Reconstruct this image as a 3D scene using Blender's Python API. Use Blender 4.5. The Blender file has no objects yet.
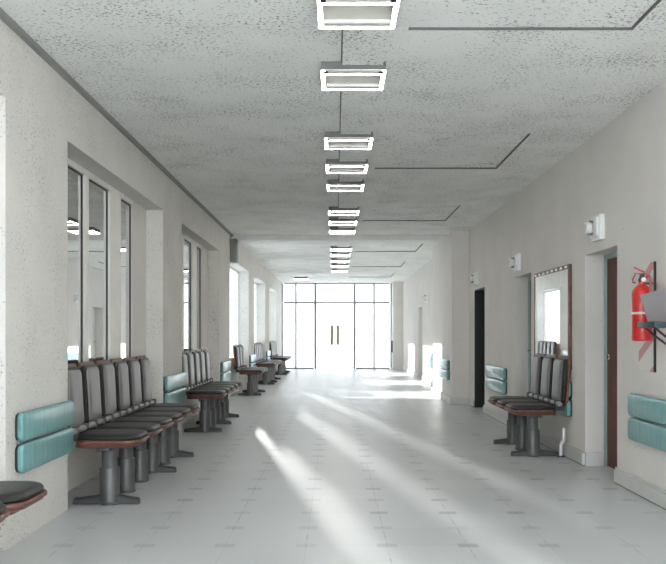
import bpy, bmesh, math, random
from mathutils import Matrix, Vector
random.seed(7)
SC = bpy.context.scene
COL = SC.collection

# ------------------------------------------------------------------ materials
def new_mat(name):
    m = bpy.data.materials.new(name); m.use_nodes = True
    nt = m.node_tree; nt.nodes.clear()
    out = nt.nodes.new('ShaderNodeOutputMaterial')
    return m, nt, out

def N(nt, typ, **kw):
    n = nt.nodes.new(typ)
    for k, v in kw.items():
        if k.startswith('i_'):
            n.inputs[k[2:].replace('_', ' ')].default_value = v
        else:
            setattr(n, k, v)
    return n

def c4(c): return (c[0], c[1], c[2], 1.0)

def pbr(name, col, rough=0.6, metal=0.0, var=0.06, scale=6.0, bump=0.0, bscale=80.0, coat=0.0, stretch=(1, 1, 1), spec=0.5, emit=0.0):
    m, nt, out = new_mat(name)
    b = N(nt, 'ShaderNodeBsdfPrincipled')
    b.inputs['Roughness'].default_value = rough
    b.inputs['Metallic'].default_value = metal
    b.inputs['Coat Weight'].default_value = coat
    b.inputs['Coat Roughness'].default_value = 0.12
    b.inputs['Specular IOR Level'].default_value = spec
    tc = N(nt, 'ShaderNodeTexCoord')
    mp = N(nt, 'ShaderNodeMapping'); mp.inputs['Scale'].default_value = stretch
    nt.links.new(tc.outputs['Object'], mp.inputs['Vector'])
    no = N(nt, 'ShaderNodeTexNoise'); no.inputs['Scale'].default_value = scale; no.inputs['Detail'].default_value = 5
    nt.links.new(mp.outputs[0], no.inputs['Vector'])
    rp = N(nt, 'ShaderNodeValToRGB')
    rp.color_ramp.elements[0].position = 0.3; rp.color_ramp.elements[1].position = 0.7
    rp.color_ramp.elements[0].color = c4([max(0, x * (1 - var)) for x in col])
    rp.color_ramp.elements[1].color = c4([min(1, x * (1 + var)) for x in col])
    nt.links.new(no.outputs['Fac'], rp.inputs['Fac'])
    nt.links.new(rp.outputs['Color'], b.inputs['Base Color'])
    if bump > 0:
        n2 = N(nt, 'ShaderNodeTexNoise'); n2.inputs['Scale'].default_value = bscale; n2.inputs['Detail'].default_value = 3
        nt.links.new(tc.outputs['Object'], n2.inputs['Vector'])
        bp = N(nt, 'ShaderNodeBump'); bp.inputs['Strength'].default_value = bump; bp.inputs['Distance'].default_value = 0.004
        nt.links.new(n2.outputs['Fac'], bp.inputs['Height']); nt.links.new(bp.outputs[0], b.inputs['Normal'])
    if emit > 0:
        b.inputs['Emission Color'].default_value = c4(col); b.inputs['Emission Strength'].default_value = emit
    nt.links.new(b.outputs[0], out.inputs[0])
    return m

def pitted(name, col, pit, pscale=34.0, lo=0.66, hi=0.72, rough=0.85, var=0.05, stretch=(1, 1, 1), bump=0.25):
    """plaster or concrete with small dark pits"""
    m, nt, out = new_mat(name)
    b = N(nt, 'ShaderNodeBsdfPrincipled'); b.inputs['Roughness'].default_value = rough
    b.inputs['Specular IOR Level'].default_value = 0.25
    tc = N(nt, 'ShaderNodeTexCoord')
    mp = N(nt, 'ShaderNodeMapping'); mp.inputs['Scale'].default_value = stretch
    nt.links.new(tc.outputs['Object'], mp.inputs['Vector'])
    big = N(nt, 'ShaderNodeTexNoise'); big.inputs['Scale'].default_value = 1.6; big.inputs['Detail'].default_value = 6
    nt.links.new(tc.outputs['Object'], big.inputs['Vector'])
    r1 = N(nt, 'ShaderNodeValToRGB')
    r1.color_ramp.elements[0].position = 0.3; r1.color_ramp.elements[1].position = 0.7
    r1.color_ramp.elements[0].color = c4([x * (1 - var) for x in col]); r1.color_ramp.elements[1].color = c4([min(1, x * (1 + var)) for x in col])
    nt.links.new(big.outputs['Fac'], r1.inputs['Fac'])
    pn = N(nt, 'ShaderNodeTexNoise'); pn.inputs['Scale'].default_value = pscale; pn.inputs['Detail'].default_value = 4; pn.inputs['Roughness'].default_value = 0.65
    nt.links.new(mp.outputs[0], pn.inputs['Vector'])
    dn = N(nt, 'ShaderNodeTexNoise'); dn.inputs['Scale'].default_value = 2.3; dn.inputs['Detail'].default_value = 2
    nt.links.new(tc.outputs['Object'], dn.inputs['Vector'])
    ad = N(nt, 'ShaderNodeMath', operation='MULTIPLY_ADD'); ad.inputs[1].default_value = 0.22; ad.inputs[2].default_value = -0.11
    nt.links.new(dn.outputs['Fac'], ad.inputs[0])
    sm = N(nt, 'ShaderNodeMath', operation='ADD')
    nt.links.new(pn.outputs['Fac'], sm.inputs[0]); nt.links.new(ad.outputs[0], sm.inputs[1])
    mr = N(nt, 'ShaderNodeMapRange'); mr.inputs['From Min'].default_value = lo; mr.inputs['From Max'].default_value = hi
    nt.links.new(sm.outputs[0], mr.inputs['Value'])
    mx = N(nt, 'ShaderNodeMixRGB'); mx.inputs['Color2'].default_value = c4(pit)
    nt.links.new(mr.outputs[0], mx.inputs['Fac']); nt.links.new(r1.outputs['Color'], mx.inputs['Color1'])
    nt.links.new(mx.outputs[0], b.inputs['Base Color'])
    inv = N(nt, 'ShaderNodeMath', operation='SUBTRACT'); inv.inputs[0].default_value = 1.0
    nt.links.new(mr.outputs[0], inv.inputs[1])
    fine = N(nt, 'ShaderNodeTexNoise'); fine.inputs['Scale'].default_value = 60; fine.inputs['Detail'].default_value = 4
    nt.links.new(tc.outputs['Object'], fine.inputs['Vector'])
    a2 = N(nt, 'ShaderNodeMath', operation='MULTIPLY_ADD'); a2.inputs[1].default_value = 0.5
    nt.links.new(fine.outputs['Fac'], a2.inputs[0]); nt.links.new(inv.outputs[0], a2.inputs[2])
    bp = N(nt, 'ShaderNodeBump'); bp.inputs['Strength'].default_value = bump; bp.inputs['Distance'].default_value = 0.006
    nt.links.new(a2.outputs[0], bp.inputs['Height']); nt.links.new(bp.outputs[0], b.inputs['Normal'])
    nt.links.new(b.outputs[0], out.inputs[0])
    return m

def wood(name, c1, c2, rough=0.45, axis='Z', scale=5.0, coat=0.15):
    m, nt, out = new_mat(name)
    b = N(nt, 'ShaderNodeBsdfPrincipled'); b.inputs['Roughness'].default_value = rough; b.inputs['Coat Weight'].default_value = coat
    tc = N(nt, 'ShaderNodeTexCoord'); mp = N(nt, 'ShaderNodeMapping')
    mp.inputs['Scale'].default_value = {'X': (.08, 1, 1), 'Y': (1, .08, 1), 'Z': (1, 1, .08)}[axis]
    nt.links.new(tc.outputs['Object'], mp.inputs['Vector'])
    no = N(nt, 'ShaderNodeTexNoise'); no.inputs['Scale'].default_value = scale * 5; no.inputs['Detail'].default_value = 7; no.inputs['Distortion'].default_value = 0.6
    nt.links.new(mp.outputs[0], no.inputs['Vector'])
    rp = N(nt, 'ShaderNodeValToRGB')
    rp.color_ramp.elements[0].position = 0.32; rp.color_ramp.elements[1].position = 0.68
    rp.color_ramp.elements[0].color = c4(c1); rp.color_ramp.elements[1].color = c4(c2)
    nt.links.new(no.outputs['Fac'], rp.inputs['Fac']); nt.links.new(rp.outputs['Color'], b.inputs['Base Color'])
    nt.links.new(b.outputs[0], out.inputs[0])
    return m

def mirror_mat(name, col, rough, mixf, back):
    m, nt, out = new_mat(name)
    g = N(nt, 'ShaderNodeBsdfGlossy'); g.inputs['Color'].default_value = c4(col); g.inputs['Roughness'].default_value = rough
    d = N(nt, 'ShaderNodeBsdfDiffuse'); d.inputs['Color'].default_value = c4(back)
    mx = N(nt, 'ShaderNodeMixShader'); mx.inputs[0].default_value = mixf
    nt.links.new(d.outputs[0], mx.inputs[1]); nt.links.new(g.outputs[0], mx.inputs[2]); nt.links.new(mx.outputs[0], out.inputs[0])
    return m

def clear_glass(name):
    m, nt, out = new_mat(name)
    t = N(nt, 'ShaderNodeBsdfTransparent'); t.inputs['Color'].default_value = (.5, .51, .515, 1)
    g = N(nt, 'ShaderNodeBsdfGlossy'); g.inputs['Roughness'].default_value = 0.01
    mx = N(nt, 'ShaderNodeMixShader'); mx.inputs[0].default_value = 0.08
    nt.links.new(t.outputs[0], mx.inputs[1]); nt.links.new(g.outputs[0], mx.inputs[2]); nt.links.new(mx.outputs[0], out.inputs[0])
    return m

def frosted_glass(name):
    m, nt, out = new_mat(name)
    t = N(nt, 'ShaderNodeBsdfTranslucent'); t.inputs['Color'].default_value = (.44, .45, .46, 1)
    g = N(nt, 'ShaderNodeBsdfPrincipled'); g.inputs['Base Color'].default_value = (.85, .87, .88, 1); g.inputs['Roughness'].default_value = 0.35
    mx = N(nt, 'ShaderNodeMixShader'); mx.inputs[0].default_value = 0.2
    nt.links.new(t.outputs[0], mx.inputs[1]); nt.links.new(g.outputs[0], mx.inputs[2]); nt.links.new(mx.outputs[0], out.inputs[0])
    return m

def floor_mat():
    m, nt, out = new_mat('floor_tiles')
    b = N(nt, 'ShaderNodeBsdfPrincipled')
    tc = N(nt, 'ShaderNodeTexCoord'); sp = N(nt, 'ShaderNodeSeparateXYZ')
    nt.links.new(tc.outputs['Object'], sp.inputs[0])
    def M(op, a, bb=None, c=None):
        n = N(nt, 'ShaderNodeMath', operation=op)
        for i, v in enumerate((a, bb, c)):
            if v is None: continue
            if isinstance(v, (int, float)): n.inputs[i].default_value = v
            else: nt.links.new(v, n.inputs[i])
        return n.outputs[0]
    PX, PY = 0.49, 0.47
    u = M('DIVIDE', M('ADD', sp.outputs['X'], 1.155 + PX * 10.5), PX)
    row = M('DIVIDE', M('ADD', sp.outputs['Y'], 20.0), PY)
    fu = M('ABSOLUTE', M('SUBTRACT', M('FRACT', u), 0.5))
    fv = M('ABSOLUTE', M('SUBTRACT', M('FRACT', row), 0.5))
    inset = M('MULTIPLY', M('LESS_THAN', fu, 0.125), M('LESS_THAN', fv, 0.095))
    # random strength of each inset
    cb = N(nt, 'ShaderNodeCombineXYZ'); nt.links.new(M('FLOOR', u), cb.inputs[0]); nt.links.new(M('FLOOR', row), cb.inputs[1])
    wn = N(nt, 'ShaderNodeTexWhiteNoise', noise_dimensions='2D'); nt.links.new(cb.outputs[0], wn.inputs['Vector'])
    insetf = M('MULTIPLY', inset, M('MULTIPLY_ADD', wn.outputs['Value'], 0.5, 0.2))
    # joints through the insets' centre lines
    jx = M('LESS_THAN', fu, 0.006); jy = M('LESS_THAN', fv, 0.005)
    jn = N(nt, 'ShaderNodeTexNoise'); jn.inputs['Scale'].default_value = 7.0; nt.links.new(tc.outputs['Object'], jn.inputs['Vector'])
    jr = N(nt, 'ShaderNodeMapRange'); jr.inputs['From Min'].default_value = 0.5; jr.inputs['From Max'].default_value = 0.62
    nt.links.new(jn.outputs['Fac'], jr.inputs['Value'])
    joint = M('MULTIPLY', M('MAXIMUM', jx, M('MULTIPLY', jy, 0.5)), M('MULTIPLY_ADD', jr.outputs[0], 0.55, 0.15))
    # plate tone: per-tile jitter (plates lie between the insets)
    cb2 = N(nt, 'ShaderNodeCombineXYZ'); nt.links.new(M('FLOOR', M('ADD', u, 0.5)), cb2.inputs[0]); nt.links.new(M('FLOOR', M('ADD', row, 0.5)), cb2.inputs[1])
    wn2 = N(nt, 'ShaderNodeTexWhiteNoise', noise_dimensions='2D'); nt.links.new(cb2.outputs[0], wn2.inputs['Vector'])
    big = N(nt, 'ShaderNodeTexNoise'); big.inputs['Scale'].default_value = 1.2; big.inputs['Detail'].default_value = 6; nt.links.new(tc.outputs['Object'], big.inputs['Vector'])
    tone = M('ADD', M('MULTIPLY', wn2.outputs['Value'], 0.06), M('MULTIPLY', big.outputs['Fac'], 0.16))
    mr = M('ADD', tone, 0.86)
    base = N(nt, 'ShaderNodeMixRGB', blend_type='MULTIPLY'); base.inputs['Fac'].default_value = 1; base.inputs['Color1'].default_value = (.59, .605, .615, 1)
    cc = N(nt, 'ShaderNodeCombineColor'); 
    for i in range(3): nt.links.new(mr, cc.inputs[i])
    nt.links.new(cc.outputs[0], base.inputs['Color2'])
    m1 = N(nt, 'ShaderNodeMixRGB'); m1.inputs['Color2'].default_value = (.3, .315, .325, 1)
    nt.links.new(insetf, m1.inputs['Fac']); nt.links.new(base.outputs[0], m1.inputs['Color1'])
    m2 = N(nt, 'ShaderNodeMixRGB'); m2.inputs['Color2'].default_value = (.2, .2, .2, 1)
    nt.links.new(joint, m2.inputs['Fac']); nt.links.new(m1.outputs[0], m2.inputs['Color1'])
    nt.links.new(m2.outputs[0], b.inputs['Base Color'])
    rr = N(nt, 'ShaderNodeMapRange'); rr.inputs['To Min'].default_value = 0.26; rr.inputs['To Max'].default_value = 0.44
    nt.links.new(big.outputs['Fac'], rr.inputs['Value']); nt.links.new(rr.outputs[0], b.inputs['Roughness'])
    bp = N(nt, 'ShaderNodeBump'); bp.inputs['Strength'].default_value = 0.12; bp.inputs['Distance'].default_value = 0.003
    nb = N(nt, 'ShaderNodeTexNoise'); nb.inputs['Scale'].default_value = 5; nt.links.new(tc.outputs['Object'], nb.inputs['Vector'])
    nt.links.new(nb.outputs['Fac'], bp.inputs['Height']); nt.links.new(bp.outputs[0], b.inputs['Normal'])
    nt.links.new(b.outputs[0], out.inputs[0])
    return m

def stripe_mat():
    m, nt, out = new_mat('hazard_stripes')
    b = N(nt, 'ShaderNodeBsdfPrincipled'); b.inputs['Roughness'].default_value = 0.5
    tc = N(nt, 'ShaderNodeTexCoord'); sp = N(nt, 'ShaderNodeSeparateXYZ'); nt.links.new(tc.outputs['Object'], sp.inputs[0])
    a = N(nt, 'ShaderNodeMath', operation='MULTIPLY_ADD'); a.inputs[1].default_value = 0.55
    nt.links.new(sp.outputs['Y'], a.inputs[0]); nt.links.new(sp.outputs['Z'], a.inputs[2])
    d = N(nt, 'ShaderNodeMath', operation='MULTIPLY_ADD'); d.inputs[1].default_value = 1 / 0.275; d.inputs[2].default_value = 10.42
    nt.links.new(a.outputs[0], d.inputs[0])
    f = N(nt, 'ShaderNodeMath', operation='FRACT'); nt.links.new(d.outputs[0], f.inputs[0])
    l = N(nt, 'ShaderNodeMath', operation='LESS_THAN'); l.inputs[1].default_value = 0.3; nt.links.new(f.outputs[0], l.inputs[0])
    mx = N(nt, 'ShaderNodeMixRGB'); mx.inputs['Color1'].default_value = (.74, .71, .66, 1); mx.inputs['Color2'].default_value = (.6, .29, .28, 1)
    nt.links.new(l.outputs[0], mx.inputs['Fac']); nt.links.new(mx.outputs[0], b.inputs['Base Color']); nt.links.new(b.outputs[0], out.inputs[0])
    return m

MAT = dict(
    wall=pitted('warm_plaster', (.75, .72, .685), (.42, .39, .35), 26, .67, .74, bump=.12, var=.04),
    concrete=pitted('pitted_concrete', (.71, .69, .65), (.4, .395, .38), 58, .575, .66, bump=.5),
    ceil=pitted('rough_ceiling', (.87, .875, .845), (.24, .24, .235), 46, .575, .635, stretch=(1, 1.4, 1), bump=.45),
    beam=pbr('beam_paint', (.8, .79, .77), .8, var=.03),
    floor=floor_mat(),
    dark_trim=pbr('dark_channel', (.27, .27, .255), .6),
    trim_shadow=pbr('trim_and_painted_shadow', (.12, .12, .115), .7),  # dark colour for coffer trim and painted shadow strips
    base=pbr('white_skirting', (.62, .62, .6), .5, var=.03),
    frame=pbr('cream_frame', (.86, .84, .79), .45, var=.03),
    gasket=pbr('black_gasket', (.02, .02, .02), .5),
    refl=mirror_mat('coated_glass', (.95, .955, .95), .015, .9, (.12, .12, .12)),
    mirror=mirror_mat('mirror_silver', (.93, .94, .95), .01, .97, (.3, .3, .3)),
    clear=clear_glass('clear_glass'),
    frost=frosted_glass('frosted_glass'),
    mullion=pbr('grey_mullion', (.24, .245, .245), .4, .3),
    brass=pbr('brass', (.26, .21, .07), .4, .3),
    leather=pbr('black_vinyl', (.018, .0175, .017), .42, bump=.15, bscale=160, var=.15, coat=.05),
    greyvinyl=pbr('grey_vinyl', (.19, .183, .177), .38, bump=.1, bscale=120, var=.12, coat=.1),
    teal=pbr('teal_vinyl', (.17, .37, .37), .34, var=.14, scale=9, coat=.5, stretch=(1, 3, .6), bump=0),
    backing=pbr('dark_backing', (.025, .03, .03), .5),
    wood=wood('reddish_plywood', (.095, .037, .026), (.165, .07, .046), axis='Y'),
    metal=pbr('grey_steel', (.12, .12, .12), .45, .4, var=.1, scale=12),
    railgrey=pbr('pale_grey_tube', (.32, .31, .3), .4, .3),
    iron=pbr('dark_iron', (.055, .055, .055), .45, .3),
    white=pbr('white_plastic', (.82, .82, .8), .4, var=.02),
    lampwhite=pbr('lit_acrylic', (1, .955, .88), .4, var=.0, emit=16.0),
    reflector=pbr('cream_reflector', (.66, .64, .58), .45, var=.03),
    housing=pbr('lamp_housing', (.17, .17, .155), .6),
    doorwood=wood('brown_door_veneer', (.085, .026, .015), (.15, .05, .03), axis='Z', scale=4, rough=.6, coat=0),
    darkdoor=pbr('dark_door', (.12, .11, .1), .5),
    black=pbr('black_paint', (.012, .012, .012), .5),
    jamb=pbr('pale_teal_jamb', (.35, .46, .45), .5),
    paledoor=pbr('pale_door', (.68, .68, .66), .5),
    steel=pbr('bright_steel', (.7, .7, .7), .22, 1),
    red=pbr('extinguisher_red', (.62, .025, .025), .3, coat=.5, var=.04),
    pink=pbr('faded_red_rubber', (.45, .1, .1), .5),
    stripes=stripe_mat(),
    rack=pbr('dark_teal_steel', (.03, .045, .05), .4, .3),
    leaflet=pbr('mauve_card', (.2, .18, .185), .6, var=.1),
    leaflet2=pbr('grey_card', (.3, .28, .28), .6, var=.1),
)

# ------------------------------------------------------------------ mesh building
class MB:
    def __init__(s): s.bm = bmesh.new()
    def box(s, x0, x1, y0, y1, z0, z1, bev=0.0, seg=2, M=None):
        r = bmesh.ops.create_cube(s.bm, size=1.0)
        vs = r['verts']
        for v in vs:
            v.co = Vector(((x0 + x1) / 2 + v.co.x * (x1 - x0), (y0 + y1) / 2 + v.co.y * (y1 - y0), (z0 + z1) / 2 + v.co.z * (z1 - z0)))
        if M is not None:
            for v in vs: v.co = M @ v.co
        if bev > 0:
            es = list({e for v in vs for e in v.link_edges})
            bmesh.ops.bevel(s.bm, geom=es, offset=bev, segments=seg, profile=0.5, affect='EDGES')
        return s
    def loft(s, loops, cap=True, closed=True):
        rings = [[s.bm.verts.new(p) for p in lp] for lp in loops]
        n = len(rings[0])
        for a, b in zip(rings, rings[1:]):
            for i in range(n if closed else n - 1):
                j = (i + 1) % n
                s.bm.faces.new((a[i], a[j], b[j], b[i]))
        if cap:
            s.bm.faces.new(list(reversed(rings[0]))); s.bm.faces.new(rings[-1])
        return s
    def cyl(s, p0, p1, r0, r1=None, n=20):
        r1 = r0 if r1 is None else r1
        p0, p1 = Vector(p0), Vector(p1); d = (p1 - p0).normalized()
        a = d.orthogonal().normalized(); b = d.cross(a)
        ring = lambda p, r: [p + (a * math.cos(t) + b * math.sin(t)) * r for t in [2 * math.pi * i / n for i in range(n)]]
        return s.loft([ring(p0, r0), ring(p1, r1)])
    def lathe(s, prof, c=(0, 0, 0), n=28):
        c = Vector(c)
        loops = [[c + Vector((r * math.cos(t), r * math.sin(t), z)) for t in [2 * math.pi * i / n for i in range(n)]] for r, z in prof]
        return s.loft(loops)
    def tube(s, pts, r, n=10):
        pts = [Vector(p) for p in pts]; loops = []
        up = Vector((.31, .22, .93))
        for i, p in enumerate(pts):
            d = (pts[min(i + 1, len(pts) - 1)] - pts[max(i - 1, 0)]).normalized()
            a = d.cross(up).normalized(); b = d.cross(a)
            loops.append([p + (a * math.cos(t) + b * math.sin(t)) * r for t in [2 * math.pi * k / n for k in range(n)]])
        return s.loft(loops)
    def slab(s, M, w, h, layers, r, n=6, dome=0.0):
        """rounded-rectangle slab in the u,v plane of M; layers = [(height, inset)]"""
        loops = []
        for z, ins in layers:
            W, H, R = w / 2 - ins, h / 2 - ins, max(r - ins, 0.003)
            lp = []
            for cx, cy, a0 in ((W - R, H - R, 0), (-W + R, H - R, 90), (-W + R, -H + R, 180), (W - R, -H + R, 270)):
                for k in range(n + 1):
                    t = math.radians(a0 + 90 * k / n)
                    lp.append(M @ Vector((cx + R * math.cos(t), cy + R * math.sin(t), z)))
            loops.append(lp)
        return s.loft(loops)
    def mesh(s, name, mat, smooth=True):
        bmesh.ops.recalc_face_normals(s.bm, faces=s.bm.faces)
        me = bpy.data.meshes.new(name); s.bm.to_mesh(me); s.bm.free()
        me.materials.append(mat)
        if smooth:
            for p in me.polygons: p.use_smooth = True
            me.set_sharp_from_angle(angle=math.radians(38))
        return me

def link(name, me, parent=None, loc=(0, 0, 0), rz=0.0):
    o = bpy.data.objects.new(name, me); COL.objects.link(o)
    o.location = loc; o.rotation_euler = (0, 0, rz)
    if parent is not None: o.parent = parent
    return o

def obj(name, mb, mat, parent=None, loc=(0, 0, 0), smooth=True):
    return link(name, mb.mesh(name, mat, smooth), parent, loc)

def tag(o, label, cat, group=None):
    o['label'] = label; o['category'] = cat
    if group: o['group'] = group
    return o

def thing(name, label, cat, loc, rz=0.0, group=None):
    return tag(link(name, None, None, loc, rz), label, cat, group)

def struct(name, mb, mat, parent=None, smooth=False):
    o = obj(name, mb, mat, parent, smooth=smooth)
    if parent is None: o['kind'] = 'structure'
    return o

def dup(root, loc, rz, label):
    r = root.copy(); COL.objects.link(r); r.location = loc; r.rotation_euler = (0, 0, rz); r['label'] = label
    for ch in list(root.children):
        c = ch.copy(); COL.objects.link(c); c.parent = r
        for g in list(ch.children):
            d = g.copy(); COL.objects.link(d); d.parent = c
    return r

# ------------------------------------------------------------------ dimensions (x across, y into the corridor, z up)
XL, XR, H = -1.95, 2.43, 3.15
Y0, YE = -3.0, 31.1        # unseen near end left open at Y0 so sky light enters
YC, YF = -1.4, -4.0
XG = -2.15                      # window plane
XO = -2.24                      # outer face of the window wall
HEAD, SILL = 2.69, .95
SILLS = [.95, .95, .95, .74, .95, .95]
STRIP = 1.05  # width of the added light-blocking infill in the far bays
BAYS = [(1.55, 5.03), (6.2, 9.64), (10.83, 14.3), (15.75, 19.2), (20.45, 23.75), (25.25, 28.4)]
DOORS = [(7.32, 8.26), (10.54, 11.5), (13.8, 14.82), (23.7, 24.7)]
DTOP = 2.045

# floor, ceiling
struct('floor', MB().box(XO, XR + .4, YF, YE + .15, -.2, 0), MAT['floor'])
COF = [5.23, 9.63, 14.07, 19.3, 23.7, 28.0]
cb = MB()
CX0, CX1, CD = .45, 1.83, .013
cb.box(XO - .3, CX0, YC, YE + .15, H, H + CD).box(CX1, XR + .4, YC, YE + .15, H, H + CD)
ys = YC
for f in COF:
    cb.box(CX0, CX1, ys, max(f - 1.7, ys + .01), H, H + CD); ys = f
cb.box(CX0, CX1, ys, YE + .15, H, H + CD)
cb.box(XO - .3, XR + .4, YC, YE + .15, H + CD, H + .4)
struct('ceiling', cb, MAT['ceil'])
segs = []; prev = Y0
for a, b in DOORS:
    segs.append((prev, a)); prev = b
gm = MB()
for f in COF:
    gm.box(CX0, CX1, f - .012, f, H - .001, H + CD).box(CX1 - .012, CX1, f - 1.7, f - .012, H - .001, H + CD)  # dark trim added so the shallow coffer edges read dark
prevy = YC
for f in (5.03, 6.30, 8.32, 9.56, 10.76, 12.93, 14.1, 15.3):
    gm.box(.041, .05, prevy, f - .47, H - .004, H); prevy = f  # dark strip painting the shadow along the raceway's left edge
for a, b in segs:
    gm.box(XR - .026, XR, a, min(b, 15.37) if a < 15.4 else b, 0, .008)  # dark strip painting the contact shadow under the baseboard
struct('trim_and_shadow_lines', gm, MAT['trim_shadow'])
# shadow channel along the window wall
struct('trim_channel', MB().box(XL, XL + .035, YC, 16.0, H - .035, H), MAT['dark_trim'])
# downstand across the corridor
struct('ceiling_beam', MB().box(XL, XR, 16.05, 16.4, H - .095, H), MAT['beam'])

# window wall: piers, heads, aprons
wl = MB()
prev = Y0
for (a, b), sl in zip(BAYS, SILLS):
    if a > prev: wl.box(XO, XL, prev, a, 0, H)
    aa = max(a, Y0)
    wl.box(XO, XL, aa, b, HEAD, H)
    wl.box(XO, XG - .02, aa, b, 0, sl)
    if a > 15: wl.box(XO, XG + .01, a, a + STRIP + (.3 if a < 16 else 0), sl, HEAD)  # added infill, out of view, narrows the sunlight through the far bays
    prev = b
wl.box(XO, XL, prev, YE + .1, 0, H)
struct('wall_left', wl, MAT['concrete'])
struct('wall_left_infill', MB().box(XO, XG + .01, 8.97, 9.64, SILL, HEAD).box(XO, XG + .01, 13.62, 14.3, SILL, HEAD).box(XO, XG + .01, 4.35, 5.03, SILL, HEAD), MAT['wall'])

def window(n, a, panes, mullions, glass, framemat, zt=HEAD, SILL=SILL):
    """panes: [(y0,y1)] glazed lights; mullions: [(y0,y1)] solid uprights between"""
    y0, y1 = panes[0][0], panes[-1][1]
    f = MB()
    f.box(XG - .06, XG + .02, y0, y1, zt - .05, zt, .004).box(XG - .06, XG + .035, y0, y1, SILL, SILL + .05, .004)
    for m0, m1 in mullions: f.box(XG - .06, XG + .02, m0, m1, SILL + .05, zt - .05, .004)
    r = struct('window_%d' % n, f, framemat)
    for p0, p1 in panes:
        g = MB(); t = .012
        g.box(XG - .03, XG - .004, p0, p1, zt - .05 - t, zt - .05).box(XG - .03, XG - .004, p0, p1, SILL + .05, SILL + .05 + t)
        g.box(XG - .03, XG - .004, p0, p0 + t, SILL + .05 + t, zt - .05 - t).box(XG - .03, XG - .004, p1 - t, p1, SILL + .05 + t, zt - .05 - t)
        if glass == 'refl':
            obj('gasket', g, MAT['gasket'], r)
        else: g.bm.free()
        obj('pane', MB().box(XG - .02, XG - .012, p0 + .01, p1 - .01, SILL + .055, zt - .055), MAT[glass], r, smooth=False)
    return r

def refl_window(n, s, end):
    return window(n, s, [(s, s + 1.06), (s + 1.16, s + 1.86), (s + 2.26, end)],
                  [(s + 1.06, s + 1.16), (s + 1.86, s + 2.26)], 'refl', MAT['frame'])
window(1, 1.55, [(1.55, 2.61), (2.71, 3.41), (3.81, 4.35)], [(2.61, 2.71), (3.41, 3.81)], 'refl', MAT['frame'])
refl_window(2, 6.2, 8.97)
refl_window(3, 10.83, 13.62)
for n, (a, b) in zip((4, 5, 6), BAYS[3:]):
    a += STRIP + (.3 if n == 4 else 0); c = (a + b) / 2
    wn = window(n, a, [(a, c), (c, b)], [(a, a + .03), (b - .03, b)], 'clear', MAT['frame'], SILL=SILLS[n - 1])
    wn.location.x = -.05

# right wall with door openings
wr = MB(); prev = Y0; XB = XR + .4
for a, b in DOORS:
    wr.box(XR, XB, prev, a, 0, H).box(XR, XB, a, b, DTOP, H); prev = b
wr.box(XR, XB, prev, YE + .1, 0, H)
struct('wall_right', wr, MAT['wall'])
# pilaster past the dark doorway, and the stub beside the end glazing
struct('wall_pilaster', MB().box(2.12, XR, 15.4, 18.4, 0, H), MAT['wall'])
struct('wall_end_pier', MB().box(2.07, XR, 30.3, YE + .1, 0, H), MAT['wall'])

# baseboards
bb = MB(); prev = Y0; T = .03; BH = .135
segs = []
for a, b in DOORS: segs.append((prev, a)); prev = b
segs.append((prev, 30.3))
for a, b in segs:
    if a < 15.4 < b:
        parts = [(a, 15.4), (18.4, b)]
    else: parts = [(a, b)]
    for p, q in parts:
        bb.box(XR - T, XR, p, q, .008, BH - .02, .003).box(XR - T * .6, XR, p, q, BH - .02, BH, .003)
for a, b in DOORS[:2]:
    bb.box(XR, XR + .16, b - .022, b, 0, BH, .003)
bb.box(2.12 - T, XR - T, 15.4 - T, 15.4, 0, BH, .003).box(2.12 - T, 2.12, 15.4, 18.4, 0, BH, .003)
struct('baseboard_right', bb, MAT['base'])

# doors
def door(n, a, b, leafmat, jambmat, liner=None):
    x = XR + .18
    r = struct('door_%d' % n, MB().box(x + .02, x + .06, a + .045, b - .045, .006, DTOP - .045, .003), leafmat)
    f = MB()
    f.box(x, x + .1, b - .045, b, 0, DTOP, .003).box(x, x + .1, a, a + .045, 0, DTOP, .003).box(x, x + .1, a + .045, b - .045, DTOP - .045, DTOP, .003)
    obj('door_frame', f, jambmat, r)
    if liner:
        l = MB().box(XR + .002, x, b - .02, b, 0, DTOP - .02).box(XR + .002, x, a, a + .02, 0, DTOP - .02).box(XR + .002, x, a, b, DTOP - .02, DTOP)
        obj('lining', l, liner, r, smooth=False)
    h = MB().cyl((x + .02, b - .12, 1.06), (x - .04, b - .12, 1.06), .011).tube([(x - .035, b - .12, 1.06), (x - .04, b - .17, 1.06), (x - .04, b - .24, 1.058)], .010)
    h.cyl((x + .02, b - .12, 1.06), (x + .012, b - .12, 1.06), .027)
    obj('handle', h, MAT['steel'], r)
    return r
door(1, *DOORS[0], MAT['doorwood'], MAT['jamb'])
door(2, *DOORS[1], MAT['darkdoor'], MAT['jamb'])
door(3, *DOORS[2], MAT['black'], MAT['black'], MAT['black'])
door(4, *DOORS[3], MAT['paledoor'], MAT['base'])

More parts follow.
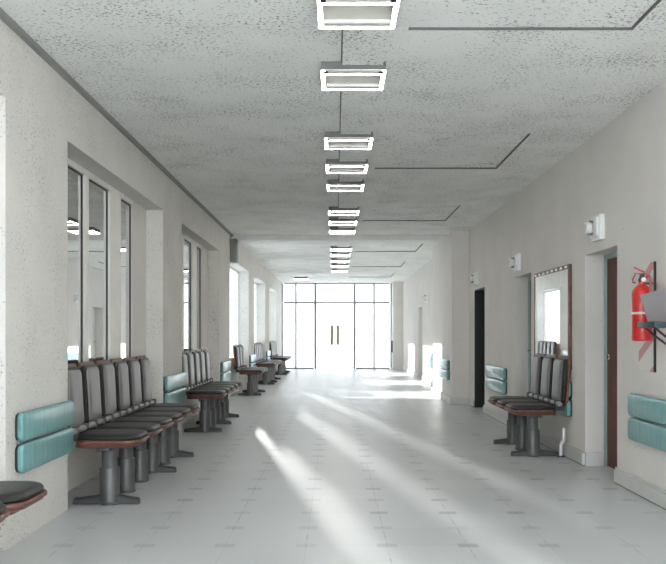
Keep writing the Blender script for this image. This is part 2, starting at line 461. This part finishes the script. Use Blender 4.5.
# ------------------------------------------------------------------ end glazing (etched glass) and its double door
XS = [XL, -1.43, -.72, .713, 1.427, 2.07]
TR = 2.43
ew = MB(); mw = .045
for i, x in enumerate(XS):
    w = mw * (1.5 if i in (2, 3) else 1)
    x0, x1 = (x, x + w) if i == 0 else ((x - w, x) if i == 5 else (x - w / 2, x + w / 2))
    ew.box(x0, x1, YE - .05, YE + .05, 0, H)
ew.box(XL + .06, 2.01, YE - .045, YE + .045, TR - .025, TR + .025).box(XL + .06, 2.01, YE - .045, YE + .045, H - .04, H)
ew.box(XL + .06, -.765, YE - .045, YE + .045, 0, .05).box(.758, 2.01, YE - .045, YE + .045, 0, .05)
r = struct('window_7', ew, MAT['mullion'])
for i in range(5):
    a, b = XS[i] + .02, XS[i + 1] - .02
    obj('pane', MB().box(a, b, YE - .006, YE + .006, TR + .02, H - .035), MAT['frost'], r, smooth=False)
    if i != 2:
        obj('pane', MB().box(a, b, YE - .006, YE + .006, .045, TR - .02), MAT['frost'], r, smooth=False)
for n, a, b, hx in ((5, -.695, -.004, -.11), (6, .002, .688, .11)):
    d = MB().box(a, a + .012, YE - .02, YE + .02, .01, TR - .03).box(b - .012, b, YE - .02, YE + .02, .01, TR - .03)
    d.box(a + .012, b - .012, YE - .02, YE + .02, .01, .06).box(a + .012, b - .012, YE - .02, YE + .02, TR - .045, TR - .03)
    dr = struct('door_%d' % n, d, MAT['base'])
    obj('pane', MB().box(a + .008, b - .008, YE - .006, YE + .006, .055, TR - .04), MAT['frost'], dr, smooth=False)
    h = MB().box(hx - .045, hx + .045, YE - .1, YE - .06, .88, 1.6, .012)
    for z in (1.0, 1.48): h.cyl((hx, YE - .065, z), (hx, YE - .004, z), .012)
    obj('pull_handle', h, MAT['brass'], dr)

# ------------------------------------------------------------------ ceiling raceway and luminaires
LFAR = [5.03, 6.30, 8.32, 9.56, 10.76, 12.93, 14.1, 15.3, 18.5, 19.75, 21.4, 22.9, 24.8]
LX0, LX1, LL = -.095, .35, .47
rw = MB(); prev = YC
for f in LFAR:
    if f == 18.5:
        rw.box(.05, .33, prev, 16.05, H - .025, H); prev = 16.4
    rw.box(.05, .33, prev, f - LL, H - .025, H); prev = f
rw.box(.05, .33, prev, 26.0, H - .025, H)
struct('trim_raceway', rw, MAT['ceil'])

def make_lamp(label):
    w, l = LX1 - LX0, LL
    r = thing('ceiling_light', label, 'ceiling light', (0, 0, 0), 0, 'square lights along the corridor ceiling')
    hs = MB().box(-w / 2, w / 2, -l / 2, l / 2, -.012, 0, .003)
    for s in (-1, 1):
        hs.box(min(s * w / 2, s * (w / 2 - .012)), max(s * w / 2, s * (w / 2 - .012)), -l / 2, l / 2, -.055, -.012)
        hs.box(-w / 2 + .012, w / 2 - .012, min(s * l / 2, s * (l / 2 - .012)), max(s * l / 2, s * (l / 2 - .012)), -.055, -.012)
    obj('housing', hs, MAT['housing'], r)
    fw = .027
    fr = MB().box(-w / 2 - .003, w / 2 + .003, l / 2 - .03, l / 2 + .003, -.062, -.055).box(-w / 2 - .003, w / 2 + .003, -l / 2 - .003, -l / 2 + .105, -.062, -.055)
    for s in (-1, 1):
        a, b = sorted((s * (w / 2 + .003), s * (w / 2 - fw)))
        fr.box(a, b, -l / 2 + .105, l / 2 - .03, -.062, -.055)
    fo = obj('frame', fr, MAT['white'], r, smooth=False)
    z0, z1 = -.0635, -.0622
    df = MB().box(-w / 2, w / 2, l / 2 - .026, l / 2, z0, z1).box(-w / 2 + fw - .003, w / 2 - fw + .003, -l / 2 + .085, -l / 2 + .105, z0, z1)
    for s in (-1, 1):
        a, b = sorted((s * w / 2, s * (w / 2 - fw + .003)))
        df.box(a, b, -l / 2 + .004, l / 2 - .026, z0, z1)
    obj('diffuser', df, MAT['lampwhite'], fo, smooth=False)
    # curved reflector trough
    pts = []
    for i in range(13):
        t = -1 + 2 * i / 12
        pts.append((t * (l / 2 - .02), -.052 + .03 * (1 - t * t)))
    rf = MB()
    rf.loft([[Vector((x, y, z)) for y, z in pts] for x in (-w / 2 + .014, w / 2 - .014)], cap=False, closed=False)
    obj('reflector', rf, MAT['reflector'], r)
    obj('tube', MB().cyl((-w / 2 + .03, l / 2 - .085, -.05), (w / 2 - .03, l / 2 - .085, -.05), .014), MAT['white'], r)
    for s in (-1, 1):
        obj('corner_clip', MB().box(s * (w / 2 - .03) - .016, s * (w / 2 - .03) + .016, -l / 2 + .02, -l / 2 + .072, -.068, -.06, .003), MAT['black'], r)
    return r
ORD = ['nearest', 'second', 'third', 'fourth', 'fifth', 'sixth', 'seventh', 'eighth']
labs = ['square white ceiling light cut off at the top, nearest of the row']
labs += ['square white ceiling light, %s in the row from the near end' % o for o in ORD[1:7]]
labs += ['square white ceiling light, last in the row before the ceiling beam']
labs += ['small white ceiling light, first in the row past the ceiling beam', 'small white ceiling light, second in the row past the ceiling beam',
         'small white ceiling light, third in the row past the ceiling beam', 'small white ceiling light, fourth in the row past the ceiling beam',
         'small white ceiling light, farthest in the row toward the glass doors']
lamp0 = None
for f, lb in zip(LFAR, labs):
    loc = ((LX0 + LX1) / 2, f - LL / 2, H)
    if lamp0 is None:
        lamp0 = make_lamp(lb); lamp0.location = loc
    else: dup(lamp0, loc, 0, lb)
dup(lamp0, (-1.12, 28.1, H), 0, 'lone small ceiling light off the row, near the far window wall')

# ------------------------------------------------------------------ waiting benches
PITCH = .49
_cache = {}
def cached(key, fn):
    if key not in _cache: _cache[key] = fn()
    return _cache[key]

def seat_cushion():
    M = Matrix.Translation((.025, 0, .502))
    return MB().slab(M, .47, .425, [(0, .012), (.008, .002), (.022, 0), (.034, .010), (.042, .034), (.046, .085)], .11, 10).mesh('seat', MAT['leather'])
def seat_shell():
    m = MB()
    m.slab(Matrix.Translation((.03, 0, .480)), .49, .445, [(0, .006), (.004, 0), (.018, 0), (.022, .004)], .115, 10)
    m.slab(Matrix.Translation((.02, 0, .462)), .48, .43, [(0, .012), (.004, .004), (.018, 0)], .11, 10)
    m.slab(Matrix.Translation((.005, 0, .444)), .44, .42, [(0, .016), (.006, .004), (.018, 0)], .07, 8)
    return m.mesh('shell', MAT['wood'])
TILT = Matrix.Translation((-.285, 0, .555)) @ Matrix.Rotation(math.radians(-3.5), 4, 'Y')
BASIS = Matrix(((0, 0, 1, 0), (1, 0, 0, 0), (0, 1, 0, 0), (0, 0, 0, 1)))   # u->y, v->z, n->x
def back_cushion():
    M = TILT @ Matrix.Translation((0, 0, .235)) @ BASIS
    return MB().slab(M, .425, .475, [(0, .008), (.010, 0), (.026, 0), (.034, .01)], .06, 8).mesh('backrest', MAT['leather'])
def back_face():
    M = TILT @ Matrix.Translation((.033, 0, .235)) @ BASIS
    return MB().slab(M, .325, .44, [(0, .006), (.006, 0), (.014, .004), (.021, .016), (.025, .04), (.026, .08)], .055, 8).mesh('face_pad', MAT['greyvinyl'])
def back_shell():
    M = TILT @ Matrix.Translation((-.03, 0, .242)) @ BASIS
    m = MB().slab(M, .452, .515, [(0, .006), (.005, 0), (.026, 0), (.03, .004)], .065, 8)
    return m.mesh('backboard', MAT['wood'])
def post():
    m = MB().lathe([(.078, .0), (.080, .012), (.073, .02), (.073, .27), (.068, .278), (.059, .28), (.059, .425), (.062, .43), (.062, .444)], n=24)
    return m.mesh('post', MAT['metal'])
def foot():
    m = MB()
    for s, L in ((1, .195), (-1, .24)):
        pts = []
        for t, hh, w in ((.03, .075, .035), (.4, .06, .034), (.8, .048, .036), (.97, .046, .036), (1.0, .03, .032)):
            x = s * (.03 + t * L)
            pts.append([Vector((x, -w, 0)), Vector((x, w, 0)), Vector((x, w, hh * .7)), Vector((x, w * .6, hh)), Vector((x, -w * .6, hh)), Vector((x, -w, hh * .7))])
        m.loft(pts)
    return m.mesh('foot', MAT['iron'])
def bracket(s):
    m = MB()
    m.box(-.292, -.262, s - .022, s + .022, .485, .60, .006)
    m.box(-.272, -.195, s - .026, s + .026, .515, .595, .006).box(-.272, -.12, s - .02, s + .02, .485, .515, .005)
    return m.mesh('back_bracket', MAT['iron'])

def make_bench(label, n, feet, loc, rz=0.0, group='waiting benches along the window wall'):
    b = thing('waiting_bench', label, 'bench', loc, rz, group)
    for i in range(n):
        y = (i - (n - 1) / 2) * PITCH
        s = link('seat', cached('seat', seat_cushion), b, (0, y, 0))
        link('shell', cached('shell', seat_shell), s)
        bk = link('backrest', cached('back', back_cushion), b, (0, y, 0))
        link('backboard', cached('bshell', back_shell), bk)
        link('face_pad', cached('bface', back_face), bk)
        for sg in (-.12, .12): link('bracket', cached('bracket%g' % sg, lambda: bracket(sg)), bk)
        p = link('post', cached('post', post), b, (0, y, 0))
        if i in feet: link('foot', cached('foot', foot), b, (0, y, 0))
    L = n * PITCH
    rl = MB().box(-.05, .05, -L / 2 + .04, L / 2 - .04, .42, .444, .004)
    obj('seat_beam', rl, MAT['iron'], b)
    obj('rail', MB().cyl((-.225, -L / 2 + .03, .562), (-.225, L / 2 - .03, .562), .024), MAT['railgrey'], b)
    return b
def left_bench(label, ynear, n, xpole, feet):
    make_bench(label, n, feet, (xpole, ynear + n * PITCH / 2, 0))
left_bench('nearest waiting bench, only two dark seat corners showing past the speckled pier', 1.39, 6, -1.70, (0, 2, 5))
left_bench('six-seat grey-backed waiting bench beneath the nearest big window', 6.17, 6, -1.70, (0, 3, 5))
left_bench('five-seat waiting bench with pale shiny backs beneath the second big window', 10.86, 5, -1.70, (0, 2, 4))
left_bench('short three-seat waiting bench with brown wooden end, below the dark box', 17.45, 3, -1.76, (0, 2))
left_bench('small distant waiting bench, second from the glass doors', 21.3, 6, -1.76, (0, 2, 5))
left_bench('farthest waiting bench, beside the end glass doors', 26.3, 5, -1.72, (0, 2, 4))
make_bench('three-seat waiting bench standing alone below the wood-framed mirror', 3, (0, 2), (2.075, 8.68 + 1.5 * PITCH, 0), math.pi, None)

# ------------------------------------------------------------------ padded wall backrests (two pads each)
def make_pads(label, L, x, yc, side, mat='teal'):
    r = thing('wall_pad', label, 'wall pad', (x, yc, 0), 0 if side < 0 else math.pi, 'pairs of padded backrests on the walls')
    for z0, z1 in ((.425, .605), (.62, .80)):
        M = Matrix.Translation((0, 0, (z0 + z1) / 2)) @ BASIS
        bk = obj('pad', MB().slab(Matrix.Translation((.018, 0, 0)) @ M, L, z1 - z0, [(0, .004), (.006, 0), (.022, 0), (.032, .008), (.036, .025)], .045, 6), MAT[mat], r)
        obj('backing', MB().slab(M, L - .01, z1 - z0 - .01, [(0, .004), (.003, 0), (.018, 0)], .042, 6), MAT['backing'], bk)
    return r
make_pads('big teal wall pad pair on the nearest speckled pier', 1.02, XL, 5.68, -1)
make_pads('teal wall pad pair on the pier between the first two benches', 1.2, XL, 10.24, -1)
make_pads('teal wall pad pair on the pier before the dark box', 1.1, XL, 15.0, -1)
make_pads('small teal wall pad pair past the three-seat wooden-ended bench', 1.1, XL, 19.82, -1)
make_pads('tiny wall pad pair on the pier before the farthest bench', 1.1, XL, 24.5, -1)
make_pads('pale teal wall pad pair below the fire extinguisher', 1.2, XR, 6.32, 1)
make_pads('teal wall pad pair half hidden behind the bench under the mirror', 1.3, XR, 9.35, 1)
make_pads('whitish wall pad pair between the dark door and the grey recessed door', 1.45, XR, 12.72, 1)
make_pads('dark-ended wall pad pair on the side of the projecting pilaster', 1.3, 2.12, 16.35, 1)
make_pads('bright far wall pad pair past the pilaster', 1.5, XR, 21.5, 1)

# ------------------------------------------------------------------ mirror
ma, mbb, mz0, mz1 = 8.72, 10.25, .92, 2.0
mr = thing('wall_mirror', 'tall wall mirror in a brown wooden frame above the three-seat bench', 'mirror', (XR, (ma + mbb) / 2, mz0))
hw = (mbb - ma) / 2; hh = mz1 - mz0
obj('mirror_glass', MB().box(-.024, -.018, -hw + .03, hw - .02, .03, hh - .03), MAT['mirror'], mr, smooth=False)
fm = MB().box(-.03, 0, -hw, -hw + .05, 0, hh, .003).box(-.03, 0, hw - .025, hw, 0, hh, .003).box(-.03, 0, -hw + .05, hw - .025, hh - .045, hh, .003).box(-.03, 0, -hw + .05, hw - .025, 0, .045, .003)
obj('frame', fm, MAT['wood'], mr)
fro = [c for c in mr.children if c.name.startswith('frame')][0]
ny = 8
for i in range(ny):
    y = -hw + .12 + i * (2 * hw - .2) / (ny - 1)
    obj('reflection_dash', MB().box(-.033, -.029, y - .045, y + .045, hh - .036, hh - .012), MAT['frame'], fro, smooth=False)  # pale dashes painted as reflections along the frame top

# ------------------------------------------------------------------ emergency lamps above the doors
def make_emergency(label):
    r = thing('emergency_lamp', label, 'wall lamp', (0, 0, 0), math.pi, 'white lamps above the doors')
    obj('back_box', MB().box(0, .05, -.13, .13, -.115, .115, .008), MAT['white'], r)
    obj('cover', MB().box(.05, .07, -.105, .105, -.09, .09, .006), MAT['white'], r)
    for z in (-.055, .055):
        obj('bracket', MB().box(.07, .105, -.012, .012, z - .012, z + .012, .003), MAT['housing'], r)
    hd = MB()
    prof = [(.02, 0), (.045, .006), (.055, .03), (.058, .055), (.05, .06)]
    n = 20
    hd.loft([[Vector((.085 + h, q * math.cos(t), q * math.sin(t))) for t in [2 * math.pi * i / n for i in range(n)]] for q, h in prof])
    h = obj('lamp_head', hd, MAT['white'], r)
    ln = MB().loft([[Vector((.146 + d, q * math.cos(t), q * math.sin(t))) for t in [2 * math.pi * i / n for i in range(n)]] for q, d in ((.044, 0), (.03, .006), (.012, .008))])
    obj('lens', ln, MAT['reflector'], h)
    return r
e0 = make_emergency('white emergency wall lamp above the brown door')
e0.location = (XR, 7.78, 2.25)
dup(e0, (XR, 11.2, 2.22), math.pi, 'white emergency wall lamp above the grey recessed door')
dup(e0, (XR, 14.5, 2.22), math.pi, 'white emergency wall lamp above the black door')
dup(e0, (XR, 22.1, 2.22), math.pi, 'tiny emergency wall lamp on the bright far wall past the pilaster')

# ------------------------------------------------------------------ fire extinguisher, striped board, leaflet rack
sb = thing('striped_board', 'white board with faded red diagonal stripes behind the fire extinguisher', 'sign', (XR, 6.6, .99))
obj('panel', MB().box(-.012, 0, -.155, .17, 0, .84, .002), MAT['stripes'], sb, smooth=False)
obj('edge_strip', MB().box(-.016, 0, -.172, -.155, 0, .84, .002), MAT['black'], sb)

fe = thing('fire_extinguisher', 'red fire extinguisher hanging on the striped wall board', 'fire extinguisher', (2.318, 6.42, 1.225))
R = .074
obj('cylinder', MB().lathe([(.05, 0), (R - .004, .004), (R, .015), (R, .36), (R - .006, .385), (R - .026, .412), (.03, .428), (.024, .432), (.024, .445)], n=32), MAT['red'], fe)
obj('band', MB().lathe([(R + .0005, .204), (R + .002, .206), (R + .002, .218), (R + .0005, .22)], n=32), MAT['white'], fe)
vv = MB().lathe([(.02, .445), (.026, .45), (.026, .475), (.018, .48), (.018, .5), (.012, .505)], n=20)
obj('valve', vv, MAT['iron'], fe)
hn = MB().box(-.06, .03, -.012, .012, .505, .515, .003)
hn.box(-.07, .02, -.012, .012, 0, .01, .003, M=Matrix.Translation((.0, 0, .525)) @ Matrix.Rotation(math.radians(24), 4, 'Y'))
hn.tube([(-.05, 0, .5), (-.07, 0, .47), (-.068, 0, .445), (-.05, 0, .44)], .007)
obj('handle', hn, MAT['pink'], fe)
pg = MB().cyl((.0, -.026, .463), (.0, -.042, .463), .017)
obj('gauge', pg, MAT['white'], fe)
hose = []
for i in range(15):
    t = i / 14
    a = math.pi * t
    hose.append((.02 + .01 * math.sin(a), -.03 - .075 * math.sin(a * .55), .47 + .055 * math.sin(a * 1.1) - .26 * t * t))
obj('hose', MB().tube(hose, .010), MAT['pink'], fe)
obj('wall_bracket', MB().box(.07, .095, -.03, .03, .12, .36, .004).box(.02, .08, -.02, .02, .43, .444, .003), MAT['iron'], fe)

rk = thing('leaflet_rack', 'dark wall-mounted leaflet shelf cut off beside the fire extinguisher', 'rack', (XR, 5.86, 1.335))
tr = MB().box(-.30, 0, -.19, .12, -.012, 0, .003).box(-.305, -.295, -.19, .12, -.012, .028, .003).box(-.295, 0, .112, .12, 0, .028, .003).box(-.295, 0, -.19, -.182, 0, .028, .003)
obj('tray', tr, MAT['rack'], rk)
obj('back_plate', MB().box(-.008, 0, -.15, .08, -.24, -.012, .002), MAT['rack'], rk)
for y in (-.12, .06):
    obj('strut', MB().tube([(-.27, y, -.012), (-.2, y, -.07), (-.008, y, -.21)], .008), MAT['rack'], rk)
def leaflet(label, x, y, h, w, lean, mat):
    o = obj('leaflet', MB().box(-w / 2, w / 2, -.006, .006, 0, h, .001), MAT[mat], None, (x, y, 1.3365 + w / 2 * abs(math.sin(math.radians(lean)))), False)
    o.rotation_euler = (0, math.radians(lean), 0)
    tag(o, label, 'leaflet', 'leaflets on the dark wall shelf')
leaflet('mauve-grey leaflet leaning at the front of the dark wall shelf', 2.225, 5.80, .215, .17, -17, 'leaflet')
leaflet('paler leaflet standing behind the leaning one on the dark wall shelf', 2.31, 5.90, .235, .17, -8, 'leaflet2')

# ------------------------------------------------------------------ small fittings
bx = thing('ceiling_box', 'dark grey metal box hanging under the ceiling beam at the window wall', 'box', (XL, 15.9, 2.62))
obj('casing', MB().box(0, .125, -.14, .14, 0, .43, .006), MAT['dark_trim'], bx)
obj('cover_plate', MB().box(.01, .115, -.146, -.14, .012, .418, .002), MAT['dark_trim'], bx)

vp = thing('wall_pipe', 'short white offset pipe standing on the floor behind the three-seat bench', 'pipe', (2.355, 8.86, 0))
obj('riser', MB().tube([(0, 0, .012), (0, 0, .13), (.004, -.005, .15), (.02, -.02, .165), (.024, -.025, .185), (.024, -.025, .30)], .016, 12), MAT['white'], vp)
obj('flange', MB().lathe([(.04, 0), (.042, .004), (.042, .01), (.02, .014)], n=20), MAT['iron'], vp)

hb = thing('wall_reader', 'small black box on the pier beside the end glass wall', 'box', (2.07, 30.6, .62))
obj('case', MB().box(-.05, 0, -.14, .14, 0, .42, .01), MAT['black'], hb)
obj('face_plate', MB().box(-.056, -.05, -.11, .11, .03, .39, .003), MAT['iron'], hb)

# ------------------------------------------------------------------ light
w = bpy.data.worlds.new('daylight'); SC.world = w; w.use_nodes = True
bg = w.node_tree.nodes['Background']
bg.inputs['Color'].default_value = (.86, .93, 1.0, 1); bg.inputs['Strength'].default_value = 3.8

def sun(name, d, strength, ang, col):
    l = bpy.data.lights.new(name, 'SUN'); l.energy = strength; l.angle = math.radians(ang); l.color = col
    o = bpy.data.objects.new(name, l); COL.objects.link(o)
    o.rotation_euler = Vector(d).normalized().to_track_quat('-Z', 'Y').to_euler()
    return o
sun('low_sun', (.183, -1, -.124), 10, .8, (1, .97, .92))
sun('added_cross_sun', (1, -.06, -.36), 18, 1.0, (1, .99, .97))  # added second sun casting the streaks across the far corridor

# ------------------------------------------------------------------ camera
cd = bpy.data.cameras.new('camera'); cam = bpy.data.objects.new('camera', cd); COL.objects.link(cam)
cam.location = (0, 0, 1.28); cam.rotation_euler = (math.radians(90), 0, 0)
cd.sensor_fit = 'HORIZONTAL'; cd.sensor_width = 36; cd.lens = 850 / 666 * 36
cd.shift_x = -2 / 666; cd.shift_y = 52 / 666; cd.clip_start = .05
SC.camera = cam
SC.view_settings.view_transform = 'Standard'; SC.view_settings.look = 'None'
SC.view_settings.gamma = 1; SC.view_settings.exposure = 1.42; SC.view_settings.use_curve_mapping = False
SC.cycles.use_denoising = True
SC.cycles.max_bounces = 16; SC.cycles.diffuse_bounces = 10; SC.cycles.glossy_bounces = 6; SC.cycles.transparent_max_bounces = 12
SC.cycles.sample_clamp_indirect = 8; SC.cycles.caustics_reflective = False
